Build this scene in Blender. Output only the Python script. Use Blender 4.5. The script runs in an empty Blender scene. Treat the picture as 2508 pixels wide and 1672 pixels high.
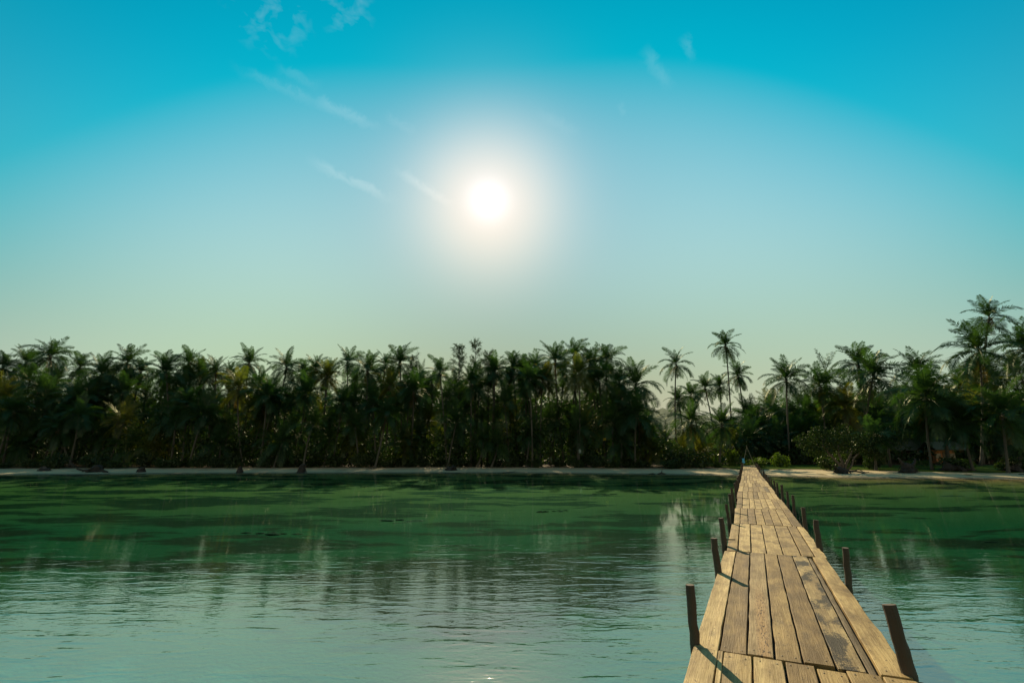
import bpy, bmesh, math, random
import numpy as np
from mathutils import Vector, Matrix, noise as mnoise
R = math.radians
sc = bpy.context.scene
C = sc.collection

# ------------------------------------------------------------------ camera
CAMZ = 2.6
PITCH = 13.2242
cam_d = bpy.data.cameras.new('camera'); cam = bpy.data.objects.new('camera', cam_d); C.objects.link(cam)
cam_d.sensor_width = 36.0; cam_d.lens = 17.0
cam_d.clip_start = 0.05; cam_d.clip_end = 9000
cam.location = (0, 0, CAMZ); cam.rotation_euler = (R(90 + PITCH), 0, 0)
sc.camera = cam

# ------------------------------------------------------------------ light
SUN_EL, SUN_AZ = 29.45, -3.07          # azimuth measured from +Y towards +X
sd = Vector((math.sin(R(SUN_AZ)) * math.cos(R(SUN_EL)), math.cos(R(SUN_AZ)) * math.cos(R(SUN_EL)), math.sin(R(SUN_EL))))
sun_d = bpy.data.lights.new('sun', 'SUN'); sun = bpy.data.objects.new('sun', sun_d); C.objects.link(sun)
sun_d.energy = 5.0; sun_d.angle = R(0.6); sun_d.color = (1.0, 0.80, 0.50)
sun.rotation_euler = sd.to_track_quat('Z', 'Y').to_euler(); sun.location = (0, 0, 60)

sc.view_settings.view_transform = 'Standard'; sc.view_settings.look = 'None'
EXPO = 0.5
sc.view_settings.exposure = EXPO; sc.view_settings.gamma = 1.0; sc.view_settings.use_curve_mapping = False
sc.cycles.max_bounces = 6; sc.cycles.diffuse_bounces = 3; sc.cycles.glossy_bounces = 3
sc.cycles.transmission_bounces = 4; sc.cycles.transparent_max_bounces = 8; sc.cycles.volume_bounces = 0
sc.cycles.caustics_reflective = False; sc.cycles.caustics_refractive = False
sc.cycles.sample_clamp_indirect = 4.0
sc.cycles.use_denoising = True

# ------------------------------------------------------------------ sky
class NT:
    """tiny helper to write node trees"""
    def __init__(s, tree): s.t = tree; s.n = tree.nodes; s.l = tree.links
    def new(s, typ, **kw):
        n = s.n.new(typ)
        for k, v in kw.items(): setattr(n, k, v)
        return n
    def put(s, sock, v):
        if isinstance(v, bpy.types.NodeSocket): s.l.new(v, sock)
        elif v is not None: sock.default_value = v
    def math(s, op, a, b=None, c=None, clamp=False):
        n = s.new('ShaderNodeMath', operation=op, use_clamp=clamp); s.put(n.inputs[0], a)
        if b is not None: s.put(n.inputs[1], b)
        if c is not None: s.put(n.inputs[2], c)
        return n.outputs[0]
    def vmath(s, op, a, b=None, c=None):
        n = s.new('ShaderNodeVectorMath', operation=op); s.put(n.inputs[0], a)
        if b is not None: s.put(n.inputs[1], b)
        if c is not None: s.put(n.inputs['Scale' if op == 'SCALE' else 2], c)
        return n.outputs['Value' if op in ('DOT_PRODUCT', 'LENGTH', 'DISTANCE') else 'Vector']
    def noise(s, vec, scale, detail=3, rough=0.5, dist=0.0):
        n = s.new('ShaderNodeTexNoise'); s.put(n.inputs['Vector'], vec); n.inputs['Scale'].default_value = scale
        n.inputs['Detail'].default_value = detail; n.inputs['Roughness'].default_value = rough
        n.inputs['Distortion'].default_value = dist
        return n.outputs['Fac']
    def ramp(s, fac, stops, interp='LINEAR'):
        n = s.new('ShaderNodeValToRGB'); e = n.color_ramp.elements; n.color_ramp.interpolation = interp
        while len(e) < len(stops): e.new(0.5)
        for k, (p, c) in zip(e, stops):
            k.position = p; k.color = (*c, 1) if isinstance(c, tuple) else (c, c, c, 1)
        s.put(n.inputs[0], fac)
        return n.outputs[0]
    def mix(s, fac, a, b, typ='MIX'):
        n = s.new('ShaderNodeMix', data_type='RGBA', blend_type=typ); s.put(n.inputs[0], fac)
        s.put(n.inputs[6], (*a, 1) if isinstance(a, tuple) else a); s.put(n.inputs[7], (*b, 1) if isinstance(b, tuple) else b)
        return n.outputs[2]
    def mapr(s, v, a, b, c, d, smooth=False):
        n = s.new('ShaderNodeMapRange', interpolation_type='SMOOTHSTEP' if smooth else 'LINEAR'); s.put(n.inputs[0], v)
        for i, q in enumerate((a, b, c, d)): n.inputs[i + 1].default_value = q
        return n.outputs[0]
    def mapping(s, vec, scale=(1, 1, 1), rot=(0, 0, 0), loc=(0, 0, 0)):
        n = s.new('ShaderNodeMapping'); s.put(n.inputs[0], vec); n.inputs['Scale'].default_value = scale
        n.inputs['Rotation'].default_value = rot; n.inputs['Location'].default_value = loc
        return n.outputs[0]

world = bpy.data.worlds.new('World'); sc.world = world; world.use_nodes = True
w = NT(world.node_tree); bg = w.n['Background']
geo = w.new('ShaderNodeNewGeometry')
dirv = w.vmath('SCALE', geo.outputs['Incoming'], c=-1.0)
dirv = w.vmath('NORMALIZE', dirv)
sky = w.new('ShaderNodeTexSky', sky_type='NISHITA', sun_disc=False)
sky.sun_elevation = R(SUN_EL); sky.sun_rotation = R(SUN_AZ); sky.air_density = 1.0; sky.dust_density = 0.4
sepd = w.new('ShaderNodeSeparateXYZ'); w.put(sepd.inputs[0], dirv)
Z = w.math('MAXIMUM', sepd.outputs[2], 0.0)
TH = w.math('MULTIPLY', w.math('ARCCOSINE', w.math('MINIMUM', w.vmath('DOT_PRODUCT', dirv, tuple(sd)), 1.0)), 180 / math.pi)
def gauss(sig):
    q = w.math('DIVIDE', TH, sig); return w.math('EXPONENT', w.math('MULTIPLY', w.math('MULTIPLY', q, q), -1.0))
def zexp(k): return w.math('EXPONENT', w.math('DIVIDE', Z, -k))
lowdir = tuple((math.sin(R(1)) * math.cos(R(-15)), math.cos(R(1)) * math.cos(R(-15)), math.sin(R(-15))))
cl = w.math('MAXIMUM', w.vmath('DOT_PRODUCT', dirv, lowdir), .3)
cl2 = w.math('MULTIPLY', cl, cl); z2 = w.math('MULTIPLY', Z, Z)
terms = [1.0, cl, cl2, w.math('MULTIPLY', cl2, cl), Z, z2, w.math('MULTIPLY', z2, Z), gauss(16), gauss(30), zexp(.12),
         w.math('MULTIPLY', gauss(40), zexp(.2)), gauss(8), gauss(5), gauss(2.0)]
def wsum(co):
    a_ = co[0]
    for k_, t_ in zip(co[1:], terms[1:]): a_ = w.math('MULTIPLY_ADD', t_, k_, a_)
    return a_
xr0 = wsum([2.545, -20.1193, 38.8667, -23.2556, 2.3911, -3.0517, 1.1573, -0.1821, 0.0996, 2.0636, 2.9283])
xr = w.math('SMOOTH_MAX', w.math('SUBTRACT', xr0, .002), 0.0, .02)
red = w.math('MULTIPLY', w.math('SUBTRACT', 1.0, w.math('EXPONENT', w.math('DIVIDE', xr, -.6))), .6)
red = w.math('MULTIPLY_ADD', terms[11], .76, w.math('MULTIPLY_ADD', terms[12], .03, w.math('MULTIPLY_ADD', terms[13], .28, red)))
cb_ = w.new('ShaderNodeCombineXYZ'); w.put(cb_.inputs[0], red)
w.put(cb_.inputs[1], wsum([0.4098, -3.2233, 8.2372, -5.7297, 1.4456, -2.2637, 1.0047, -0.1472, 0.079, 0.2799, 0.6937, 0.44, 0.0, .32]))
w.put(cb_.inputs[2], wsum([-1.0341, 1.047, 0.3012, -1.0478, 4.998, -6.8328, 2.9242, -0.0721, 0.006, 1.1686, 0.0486, 0.23, 0.0, .42]))
zb = w.math('DIVIDE', w.math('SUBTRACT', Z, .36), .15)
acc = w.vmath('ADD', cb_.outputs[0], w.vmath('SCALE', (.045, .030, .035), c=w.math('EXPONENT', w.math('MULTIPLY', w.math('MULTIPLY', zb, zb), -1.0))))      # pale haze band
acc = w.vmath('MAXIMUM', acc, (0.0, 0.05, 0.06))
# thin cirrus: faint streaks, each a stretch of a great circle, frayed by noise
STREAKS = [((-0.4512, 0.6541, 0.6071), (-0.3198, 0.7373, 0.595), 0.5, 0.16),
    ((-0.3575, 0.716, 0.5996), (-0.237, 0.776, 0.5845), 0.55, 0.3),
    ((-0.3933, 0.6752, 0.6241), (-0.3282, 0.7133, 0.6192), 0.5, 0.14),
    ((-0.3722, 0.7704, 0.5176), (-0.2243, 0.8503, 0.4762), 0.5, 0.34),
    ((-0.2277, 0.8168, 0.5301), (-0.1129, 0.8709, 0.4782), 0.5, 0.36),
    ((-0.2347, 0.7632, 0.6021), (-0.1758, 0.7908, 0.5863), 0.45, 0.14),
    ((0.2223, 0.6966, 0.6822), (0.2826, 0.7266, 0.6262), 0.6, 0.2),
    ((0.2855, 0.6698, 0.6855), (0.3098, 0.6925, 0.6515), 0.45, 0.16),
    ((0.0439, 0.7798, 0.6245), (0.1305, 0.7987, 0.5874), 0.6, 0.12),
    ((0.1932, 0.7568, 0.6245), (0.2063, 0.7705, 0.6032), 0.4, 0.1)]
fray = w.noise(w.mapping(dirv, scale=(1, 1, 1)), 38.0, 4, .65, .6)
cm = None
for p1, p2, wd, op in STREAKS:
    p1, p2 = Vector(p1), Vector(p2); nn = p1.cross(p2).normalized(); mid = (p1 + p2).normalized(); al = (p2 - p1).normalized(); hl = (p2 - p1).length / 2
    off = w.math('MULTIPLY_ADD', w.math('SUBTRACT', fray, .5), R(1.9), w.vmath('DOT_PRODUCT', dirv, tuple(nn)))
    across = w.mapr(w.math('ABSOLUTE', off), R(wd * 1.5), 0.0, 0, 1, True)
    along = w.mapr(w.math('ABSOLUTE', w.vmath('DOT_PRODUCT', w.vmath('SUBTRACT', dirv, tuple(mid)), tuple(al))), hl * 1.1, hl * .3, 0, op * .45, True)
    k_ = w.math('MULTIPLY', w.math('MULTIPLY', across, along), w.mapr(fray, .3, .6, .4, 1))
    cm = k_ if cm is None else w.math('MAXIMUM', cm, k_)
def spot(u, rad):       # soft disc of sky round a direction
    return w.mapr(w.math('ARCCOSINE', w.math('MINIMUM', w.vmath('DOT_PRODUCT', dirv, u), 1.0)), R(rad), R(rad * .35), 0, 1)
PUFF = w.math('ADD', spot((-.3813, .6216, .6843), 4.2), spot((-.2747, .6444, .7137), 3.0))
pf = w.math('MULTIPLY', w.mapr(w.noise(w.mapping(dirv, scale=(1, 1, 1.5), rot=(0, R(35), 0)), 30, 3, .5, .3), .50, .72, 0, .15), PUFF)
cm = w.math('MINIMUM', w.math('ADD', cm, pf), .6)
skyc = w.vmath('ADD', acc, w.vmath('SCALE', (.62, .46, .36), c=cm))
skyc = w.vmath('SCALE', skyc, c=10.0 / 2 ** EXPO)
skyc = w.mix(w.mapr(TH, 54, 86, 0, 1, True), skyc, w.vmath('MULTIPLY', sky.outputs[0], (1.08, .84, .54)))     # away from the sun the clear sky, tinted warmer to offset teal ambient light
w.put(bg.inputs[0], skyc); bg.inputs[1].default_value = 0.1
world.cycles.sampling_method = 'MANUAL'; world.cycles.sample_map_resolution = 512

# ------------------------------------------------------------------ helpers
def tag(o, label=None, cat=None, group=None, kind=None):
    if label: o['label'] = label
    if cat: o['category'] = cat
    if group: o['group'] = group
    if kind: o['kind'] = kind
    return o
def empty(name, loc, rz=0.0):
    o = bpy.data.objects.new(name, None); C.objects.link(o); o.location = loc; o.rotation_euler = (0, 0, rz)
    o.empty_display_size = 0.3
    return o
def mesh(name, verts, faces, mat, smooth=False):
    m = bpy.data.meshes.new(name); m.from_pydata([tuple(v) for v in verts], [], faces)
    if mat: m.materials.append(mat)
    if smooth: m.polygons.foreach_set('use_smooth', [True] * len(m.polygons))
    m.update(); return m
def obj(name, me, parent=None, loc=(0, 0, 0), rot=(0, 0, 0), scale=(1, 1, 1)):
    o = bpy.data.objects.new(name, me); C.objects.link(o)
    o.location = loc; o.rotation_euler = rot; o.scale = scale
    if parent: o.parent = parent
    return o
class MB:
    """collects pieces of one mesh"""
    def __init__(s): s.v = []; s.f = []
    def add(s, vs, fs):
        b = len(s.v); s.v += [Vector(v) for v in vs]; s.f += [tuple(i + b for i in f) for f in fs]
    def tube(s, pts, rads, n=8, cap=True, rnd=None, jit=0.0):
        pts = [Vector(p) for p in pts]; b = len(s.v); prev = None
        for i, p in enumerate(pts):
            t = (pts[min(i + 1, len(pts) - 1)] - pts[max(i - 1, 0)]).normalized()
            if prev is None:
                a = t.cross(Vector((0, 1, 0)) if abs(t.y) < .9 else Vector((1, 0, 0))).normalized()
            else: a = (prev - t * prev.dot(t)).normalized()
            prev = a; c = t.cross(a)
            for k in range(n):
                th = 2 * math.pi * k / n; r = rads[i] * (1 + (rnd.uniform(-jit, jit) if rnd else 0))
                s.v.append(p + (a * math.cos(th) + c * math.sin(th)) * r)
        for i in range(len(pts) - 1):
            for k in range(n):
                s.f.append((b + i * n + k, b + i * n + (k + 1) % n, b + (i + 1) * n + (k + 1) % n, b + (i + 1) * n + k))
        if cap:
            s.f.append(tuple(b + k for k in reversed(range(n)))); e = b + (len(pts) - 1) * n
            s.f.append(tuple(e + k for k in range(n)))
    def box(s, c, d, rz=0.0):
        x, y, z = d[0] / 2, d[1] / 2, d[2] / 2; m = Matrix.Rotation(rz, 3, 'Z'); c = Vector(c)
        vs = [c + m @ Vector((a * x, b * y, e * z)) for e in (-1, 1) for b in (-1, 1) for a in (-1, 1)]
        s.add(vs, [(0, 2, 3, 1), (4, 5, 7, 6), (0, 1, 5, 4), (2, 6, 7, 3), (0, 4, 6, 2), (1, 3, 7, 5)])
    def leaf(s, p, d, side, l, wd, droop=.3):
        """one leaf: quad then tip triangle, bent down"""
        b = len(s.v); p = Vector(p); g = Vector((0, 0, -1))
        m = p + d * (l * .5) + g * (droop * l * .12); t = p + d * l + g * (droop * l)
        s.v += [p - side * wd * .25, p + side * wd * .25, m + side * wd * .5, m - side * wd * .5, t]
        s.f += [(b, b + 1, b + 2, b + 3), (b + 3, b + 2, b + 4)]
    def mesh(s, name, mat, smooth=False): return mesh(name, s.v, s.f, mat, smooth)

# ------------------------------------------------------------------ materials
def material(name):
    m = bpy.data.materials.new(name); m.use_nodes = True; n = NT(m.node_tree)
    return m, n, n.n['Principled BSDF'], n.n['Material Output']
def texco(n, which='Object'): return n.new('ShaderNodeTexCoord').outputs[which]
def bump(n, h, dist, strength=1.0, normal=None):
    b = n.new('ShaderNodeBump'); n.put(b.inputs['Height'], h); b.inputs['Distance'].default_value = dist
    b.inputs['Strength'].default_value = strength
    if normal is not None: n.put(b.inputs['Normal'], normal)
    return b.outputs[0]
def worldpos(n): return n.new('ShaderNodeNewGeometry').outputs['Position']

def leaf_material(name, c1, c2, trans=.42, gloss=.035, scale=None):
    m, n, p, out = material(name); n.n.remove(p)
    oi = n.new('ShaderNodeObjectInfo').outputs['Random']
    f = n.noise(worldpos(n), scale or .6, 2)
    f = n.math('ADD', n.math('MULTIPLY', oi, .55), n.math('MULTIPLY', f, .6), clamp=True)
    col = n.mix(f, c1, c2)
    tcol = n.mix(1.0, col, (.9, .95, .32), 'MULTIPLY')
    tcol = n.vmath('SCALE', tcol, c=1.35)
    d = n.new('ShaderNodeBsdfDiffuse'); n.put(d.inputs[0], col)
    t = n.new('ShaderNodeBsdfTranslucent'); n.put(t.inputs[0], tcol)
    g = n.new('ShaderNodeBsdfGlossy'); g.inputs['Roughness'].default_value = .42; g.inputs[0].default_value = (.8, .85, .7, 1)
    a = n.new('ShaderNodeMixShader'); a.inputs[0].default_value = trans; n.l.new(d.outputs[0], a.inputs[1]); n.l.new(t.outputs[0], a.inputs[2])
    b = n.new('ShaderNodeMixShader'); b.inputs[0].default_value = gloss; n.l.new(a.outputs[0], b.inputs[1]); n.l.new(g.outputs[0], b.inputs[2])
    n.l.new(b.outputs[0], out.inputs[0])
    return m
M = {}
M['frond'] = leaf_material('palm_leaf', (.014, .046, .020), (.038, .082, .022))
M['frond_y'] = leaf_material('palm_leaf_yellow', (.045, .080, .018), (.120, .115, .022), .5)
M['frond_dead'] = leaf_material('palm_leaf_dead', (.075, .048, .020), (.14, .085, .03), .4, .03)
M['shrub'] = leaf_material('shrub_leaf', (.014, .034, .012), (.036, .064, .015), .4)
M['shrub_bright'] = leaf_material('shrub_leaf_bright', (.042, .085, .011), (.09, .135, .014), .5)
M['beachtree'] = leaf_material('beach_tree_leaf', (.010, .026, .010), (.028, .050, .012), .25, .02)  # leaf colour darkened to stand in for shade from the trees around
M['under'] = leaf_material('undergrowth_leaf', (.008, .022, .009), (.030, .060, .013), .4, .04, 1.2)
M['needle'] = leaf_material('needle_leaf', (.018, .040, .022), (.04, .065, .028), .35)
M['hedge'] = leaf_material('hedge_leaf', (.025, .055, .012), (.06, .11, .015), .4)
M['grass'] = leaf_material('lawn_grass', (.06, .12, .015), (.11, .17, .02), .5, .03, 1.0)

def bark(name, c1, c2, ring=0.0):
    m, n, p, out = material(name); co = texco(n)
    f = n.noise(n.mapping(co, scale=(3, 3, 1.2)), 2.2, 4)
    n.put(p.inputs['Base Color'], n.mix(f, c1, c2)); p.inputs['Roughness'].default_value = .85
    h = n.noise(n.mapping(co, scale=(1, 1, 9 if ring else 2)), 3.0, 3)
    n.put(p.inputs['Normal'], bump(n, h, .03))
    return m
M['trunk'] = bark('palm_bark', (.040, .036, .026), (.11, .10, .072), 1)
M['bark'] = bark('tree_bark', (.05, .04, .03), (.12, .10, .075))
M['rootwood'] = bark('root_wood', (.012, .010, .008), (.04, .032, .025))
M['drift'] = bark('driftwood_wood', (.03, .024, .018), (.08, .065, .05))
M['post'] = bark('pier_post_wood', (.026, .018, .012), (.095, .068, .044))
M['bamboo'] = bark('weathered_pole', (.16, .15, .10), (.30, .27, .18))
def plain(name, c, rough=.7, var=.25):
    m, n, p, out = material(name); f = n.noise(texco(n), 4.0, 3)
    n.put(p.inputs['Base Color'], n.mix(f, tuple(k * (1 - var) for k in c), tuple(min(1, k * (1 + var)) for k in c)))
    p.inputs['Roughness'].default_value = rough
    return m
M['nut'] = plain('coconut_husk', (.10, .085, .03))
M['blue'] = plain('blue_bag_cloth', (.10, .42, .62), .6)
M['white'] = plain('white_board', (.62, .72, .70), .6, .1)
M['yellow'] = plain('yellow_board', (.75, .52, .04), .6, .1)
M['thatch'] = plain('thatch_roof', (.06, .075, .05), .95, .5)
M['greenroof'] = plain('green_metal_roof', (.02, .055, .042), .6, .2)
M['hutwall'] = plain('hut_wall', (.09, .075, .055), .9, .3)
M['orange'] = plain('orange_wall', (.48, .20, .08), .85, .2)
M['plaster'] = plain('plaster_post', (.5, .48, .42), .8, .1)
M['pane'] = plain('dark_window', (.02, .03, .03), .15, .2)
M['nail'] = plain('rusty_nail', (.03, .02, .015), .6)
M['iron'] = plain('dark_stain', (.03, .02, .015), .8)

def wood(name, tones, stain=0.0, crack=0.0):
    m, n, p, out = material(name); co = texco(n)
    oi = n.new('ShaderNodeObjectInfo').outputs['Random']
    off = n.vmath('SCALE', (13.0, 7.0, 3.0), c=oi); co2 = n.vmath('ADD', co, off)
    grain = n.noise(n.mapping(co2, scale=(38, 1.5, 38)), 1.0, 5, .6, .8)
    fib = n.noise(n.mapping(co2, scale=(140, 5, 140)), 1.0, 3, .6)
    blot = n.noise(n.mapping(co2, scale=(3.5, 1.4, 3)), 1.2, 4, .6)
    speck = n.noise(n.mapping(co2, scale=(1, .6, 1)), 30.0, 3, .6)
    t = n.ramp(oi, [(0, tones[0]), (.35, tones[1]), (.7, tones[2]), (1, tones[3])])
    col = n.mix(n.mapr(grain, .36, .66, 0, .8), t, n.vmath('MULTIPLY', t, (.52, .45, .37)))
    col = n.mix(n.mapr(blot, .45, .62, 0, .9), col, n.vmath('MULTIPLY', t, (.44, .40, .36)))
    col = n.mix(n.mapr(blot, .46, .28, 0, .35), col, n.vmath('MULTIPLY', t, (1.25, 1.2, 1.1)))
    col = n.mix(n.mapr(fib, .54, .68, 0, .75), col, n.vmath('MULTIPLY', t, (.45, .38, .30)))
    col = n.mix(n.mapr(speck, .64, .70, 0, .8), col, (.06, .04, .025))
    if stain:
        a = n.noise(n.mapping(co2, scale=(5, 2.2, 1)), 1.0, 2, .5)
        b = n.noise(n.mapping(co2, scale=(60, 42, 1)), 1.0, 4, .75)
        k = n.mapr(n.math('ADD', n.math('MULTIPLY', a, 1.25), n.math('MULTIPLY', b, .7)), 1.08 - .13 * (stain > .9), 1.22 - .17 * (stain > .9), 0, stain)
        col = n.mix(k, col, (.018, .014, .010) if stain > .9 else (.085, .055, .028))
    if crack:
        sx = n.new('ShaderNodeSeparateXYZ'); n.put(sx.inputs[0], co)
        band = n.math('MULTIPLY', n.mapr(n.math('ABSOLUTE', n.math('SUBTRACT', sx.outputs[0], .0)), .02, .08, 1, 0), n.mapr(sx.outputs[1], .3, -.9, 0, 1))
        k = n.math('MULTIPLY', band, n.mapr(n.noise(n.mapping(co, scale=(62, 11, 1), rot=(0, 0, R(3))), 1.0, 3, .6, .8), .52, .60, 0, 1))
        col = n.mix(n.math('MULTIPLY', band, .5), col, (.40, .225, .085)); col = n.mix(k, col, (.035, .018, .008))
    n.put(p.inputs['Base Color'], col); p.inputs['Roughness'].default_value = .68
    p.inputs['Specular IOR Level'].default_value = .2
    h = n.math('ADD', n.math('MULTIPLY', grain, .6), n.math('ADD', n.math('MULTIPLY', fib, .5), n.math('MULTIPLY', speck, .25)))
    n.put(p.inputs['Normal'], bump(n, h, .007, 1.0))
    return m
TONES = [(.24, .158, .062), (.40, .28, .112), (.58, .435, .20), (.31, .212, .085)]
M['plank'] = wood('weathered_plank', TONES, .55)
M['plank_stained'] = wood('mould_stained_plank', [(.43, .32, .15)] * 4, .95)
M['plank_cracked'] = wood('cracked_plank', [(.36, .265, .135)] * 4, 0, 1.0)
M['plank_old'] = wood('old_dark_plank', [(.17, .125, .065)] * 4, .4)
M['seam_shade_strip'] = plain('painted_seam_shade', (.012, .010, .008), .9, .3)  # near-black colour in place of the shade below the deck
M['beam'] = wood('beam_wood', [(.17, .12, .07), (.2, .15, .09), (.14, .10, .06), (.2, .14, .08)])

# ------------------------------------------------------------------ terrain: seabed, beach, land in one sheet
SH_X = [-400, -110, -68, -49, -25, 0, 20, 30, 35, 43, 58, 80, 120, 400]
SH_Y = [57, 64, 70, 75, 76.5, 77.5, 72, 68, 65.4, 60.4, 57, 53, 50, 45]
def shore(x): return float(np.interp(x, SH_X, SH_Y))
PR_D = [-90, -55, -30, -12, -4, 0, 3, 7, 13, 20, 40, 200, 3000]
PR_Z = [-1.9, -1.5, -1.05, -.62, -.26, 0, .15, .29, .47, .68, .95, 1.3, 2.0]
def ground_z(x, y):
    d = y - shore(x); z = float(np.interp(d, PR_D, PR_Z))
    if abs(x) < 200 and -80 < y < 200:
        a = .05 if d > 0 else .10
        z += a * min(1, abs(d) / 4) * (mnoise.noise((x * .22, y * .22, 1.7)) + .5 * mnoise.noise((x * .7, y * .7, 5.1)))
    return z
def axis(dense_a, dense_b, step, far_a, far_b):
    a = list(np.arange(dense_a, dense_b, step)); s = step; q = dense_b
    while q < far_b: a.append(q); s *= 1.45; q += s
    a.append(far_b); s = step; q = dense_a - step
    while q > far_a: a.insert(0, q); s *= 1.45; q -= s
    a.insert(0, far_a); return a
gx = axis(-100, 100, 1.25, -4000, 4000); gy = axis(0, 100, .8, -1500, 6000)
V = [(x, y, ground_z(x, y)) for y in gy for x in gx]; nx = len(gx)
Fc = [(j * nx + i, j * nx + i + 1, (j + 1) * nx + i + 1, (j + 1) * nx + i) for j in range(len(gy) - 1) for i in range(nx - 1)]
m, n, p, out = material('sand_ground'); pos = worldpos(n)
sx = n.new('ShaderNodeSeparateXYZ'); n.put(sx.inputs[0], pos)
f1 = n.noise(pos, .35, 4, .6); f2 = n.noise(pos, 9.0, 3, .6)
sand = n.mix(n.math('ADD', n.math('MULTIPLY', f1, .7), n.math('MULTIPLY', f2, .4)), (.37, .305, .18), (.53, .44, .265))
sand = n.mix(n.mapr(n.noise(pos, 3.0, 4, .7), .62, .72, 0, .6), sand, (.16, .11, .06))      # scattered husks and weed
wet = n.mapr(n.math('ADD', sx.outputs[2], n.math('MULTIPLY', f1, .08)), .06, .13, 1, 0)
sand = n.mix(wet, sand, (.17, .14, .09))
litter = n.mapr(n.math('ADD', sx.outputs[2], n.math('MULTIPLY', n.math('SUBTRACT', f1, .5), .25)), .44, .56, 0, 1)
land = n.mix(n.noise(pos, 1.4, 4, .7), (.045, .032, .018), (.12, .085, .045))
col = n.mix(litter, sand, land)
# sea floor: pale sand off the end, algae-green nearer the shore, seagrass beds
edge = n.math('ADD', sx.outputs[1], n.math('MULTIPLY', n.math('SUBTRACT', f1, .5), 9.0))
bed = n.mix(n.mapr(edge, 6, 11, 0, 1, True), n.mix(f1, (.10, .44, .44), (.14, .54, .53)), n.mix(n.mapr(sx.outputs[1], 28, 50, 0, 1), n.mix(f1, (.018, .125, .064), (.036, .19, .100)), n.mix(f1, (.42, .25, .085), (.56, .34, .13))))
def weedbed(cx, cy, rx, ry):
    q = n.vmath('MULTIPLY', n.vmath('SUBTRACT', pos, (cx, cy, 0.0)), (1 / rx, 1 / ry, 0.0))
    return n.mapr(n.math('ADD', n.vmath('LENGTH', q), n.math('MULTIPLY', n.math('SUBTRACT', n.noise(n.mapping(pos, scale=(.5, 1, 1)), .9, 4, .65), .5), 1.8)), .6, 1.05, 1, 0)
weed = n.mapr(n.noise(n.mapping(pos, scale=(.4, 1.0, 1)), .34, 5, .62), .50, .56, 0, .94)
weed = n.math('MULTIPLY', weed, n.mapr(edge, 13, 20, 0, 1))
for wb in ((-1.5, 17.5, 7.5, 5.5), (14, 20.5, 4.5, 1.4), (22, 24, 5, 1.6), (-26, 42, 12, 3.0), (5.5, 22, 3.2, 1.6), (-18, 31, 7, 2.0), (-9, 34, 4, 1.3), (-30, 27, 7, 1.7), (-3, 30, 3, 1.1), (-40, 50, 9, 2.5), (-6, 50, 6, 1.2), (12, 40, 3, 1.0)): weed = n.math('MAXIMUM', weed, weedbed(*wb))
bed = n.mix(weed, bed, (.014, .020, .010))
col = n.mix(n.mapr(sx.outputs[2], -.12, -.03, 1, 0), col, bed)
n.put(p.inputs['Base Color'], col); p.inputs['Roughness'].default_value = .9; p.inputs['Specular IOR Level'].default_value = .2
n.put(p.inputs['Normal'], bump(n, n.math('ADD', f2, n.noise(pos, 2.2, 4)), .05))
tag(obj('ground', mesh('ground', V, Fc, m, True)), kind='structure')

# ------------------------------------------------------------------ water: a closed body that absorbs red, with wind ripples
m = bpy.data.materials.new('sea_water'); m.use_nodes = True; n = NT(m.node_tree); n.n.remove(n.n['Principled BSDF']); out = n.n['Material Output']
pos = worldpos(n); sx = n.new('ShaderNodeSeparateXYZ'); n.put(sx.inputs[0], pos)
lane = n.math('MULTIPLY_ADD', n.math('SUBTRACT', n.noise(n.mapping(pos, scale=(.5, 1, 1), loc=(3, 7, 0)), .16, 3, .6), .5), 17.0, sx.outputs[1])
calm = n.mapr(lane, 10, 21, 1.0, .10, True)         # sheltered under the trees, rippled further out
gust = n.mapr(n.noise(n.mapping(pos, scale=(.6, 1, 1)), .11, 3, .55), .36, .62, .25, 1.15)
amp = n.math('MULTIPLY', calm, gust)
hA = n.noise(n.mapping(pos, scale=(.30, 1.0, 1), rot=(0, 0, R(-9))), .85, 2, .5, .6)
hB = n.mapr(n.noise(n.mapping(pos, scale=(.28, 1.0, 1), rot=(0, 0, R(9))), 3.0, 2, .5, .5), .46, .74, 0, 1, True)
hC = n.noise(n.mapping(pos, scale=(.55, 1.0, 1), rot=(0, 0, R(-24))), 10.0, 2, .5, .3)
h = n.math('ADD', n.math('MULTIPLY', hA, .009), n.math('ADD', n.math('MULTIPLY', hB, .0060), n.math('MULTIPLY', hC, .0050)))
h = n.math('MULTIPLY', h, amp)
nb = bump(n, h, 1.0)
cosi = n.math('ABSOLUTE', n.vmath('DOT_PRODUCT', n.new('ShaderNodeNewGeometry').outputs['Incoming'], nb))
fres = n.math('MINIMUM', .60, n.math('MULTIPLY_ADD', n.math('POWER', n.math('SUBTRACT', 1.0, cosi, clamp=True), 2.6), .86, .12))      # Schlick-like, glossy rippled water
gl = n.new('ShaderNodeBsdfGlossy'); gl.inputs['Roughness'].default_value = .02; n.put(gl.inputs['Normal'], nb)
tr = n.new('ShaderNodeBsdfTransparent')
ms = n.new('ShaderNodeMixShader'); n.put(ms.inputs[0], fres); n.l.new(tr.outputs[0], ms.inputs[1]); n.l.new(gl.outputs[0], ms.inputs[2])
n.l.new(ms.outputs[0], out.inputs['Surface'])
va = n.new('ShaderNodeVolumeAbsorption'); va.inputs['Color'].default_value = (.72, .935, .86, 1); va.inputs['Density'].default_value = .36
n.l.new(va.outputs[0], out.inputs['Volume'])
b = MB(); b.box((0, -210, -2.0), (1600, 600, 4.0))
tag(obj('water', b.mesh('water', m)), kind='structure')

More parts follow.
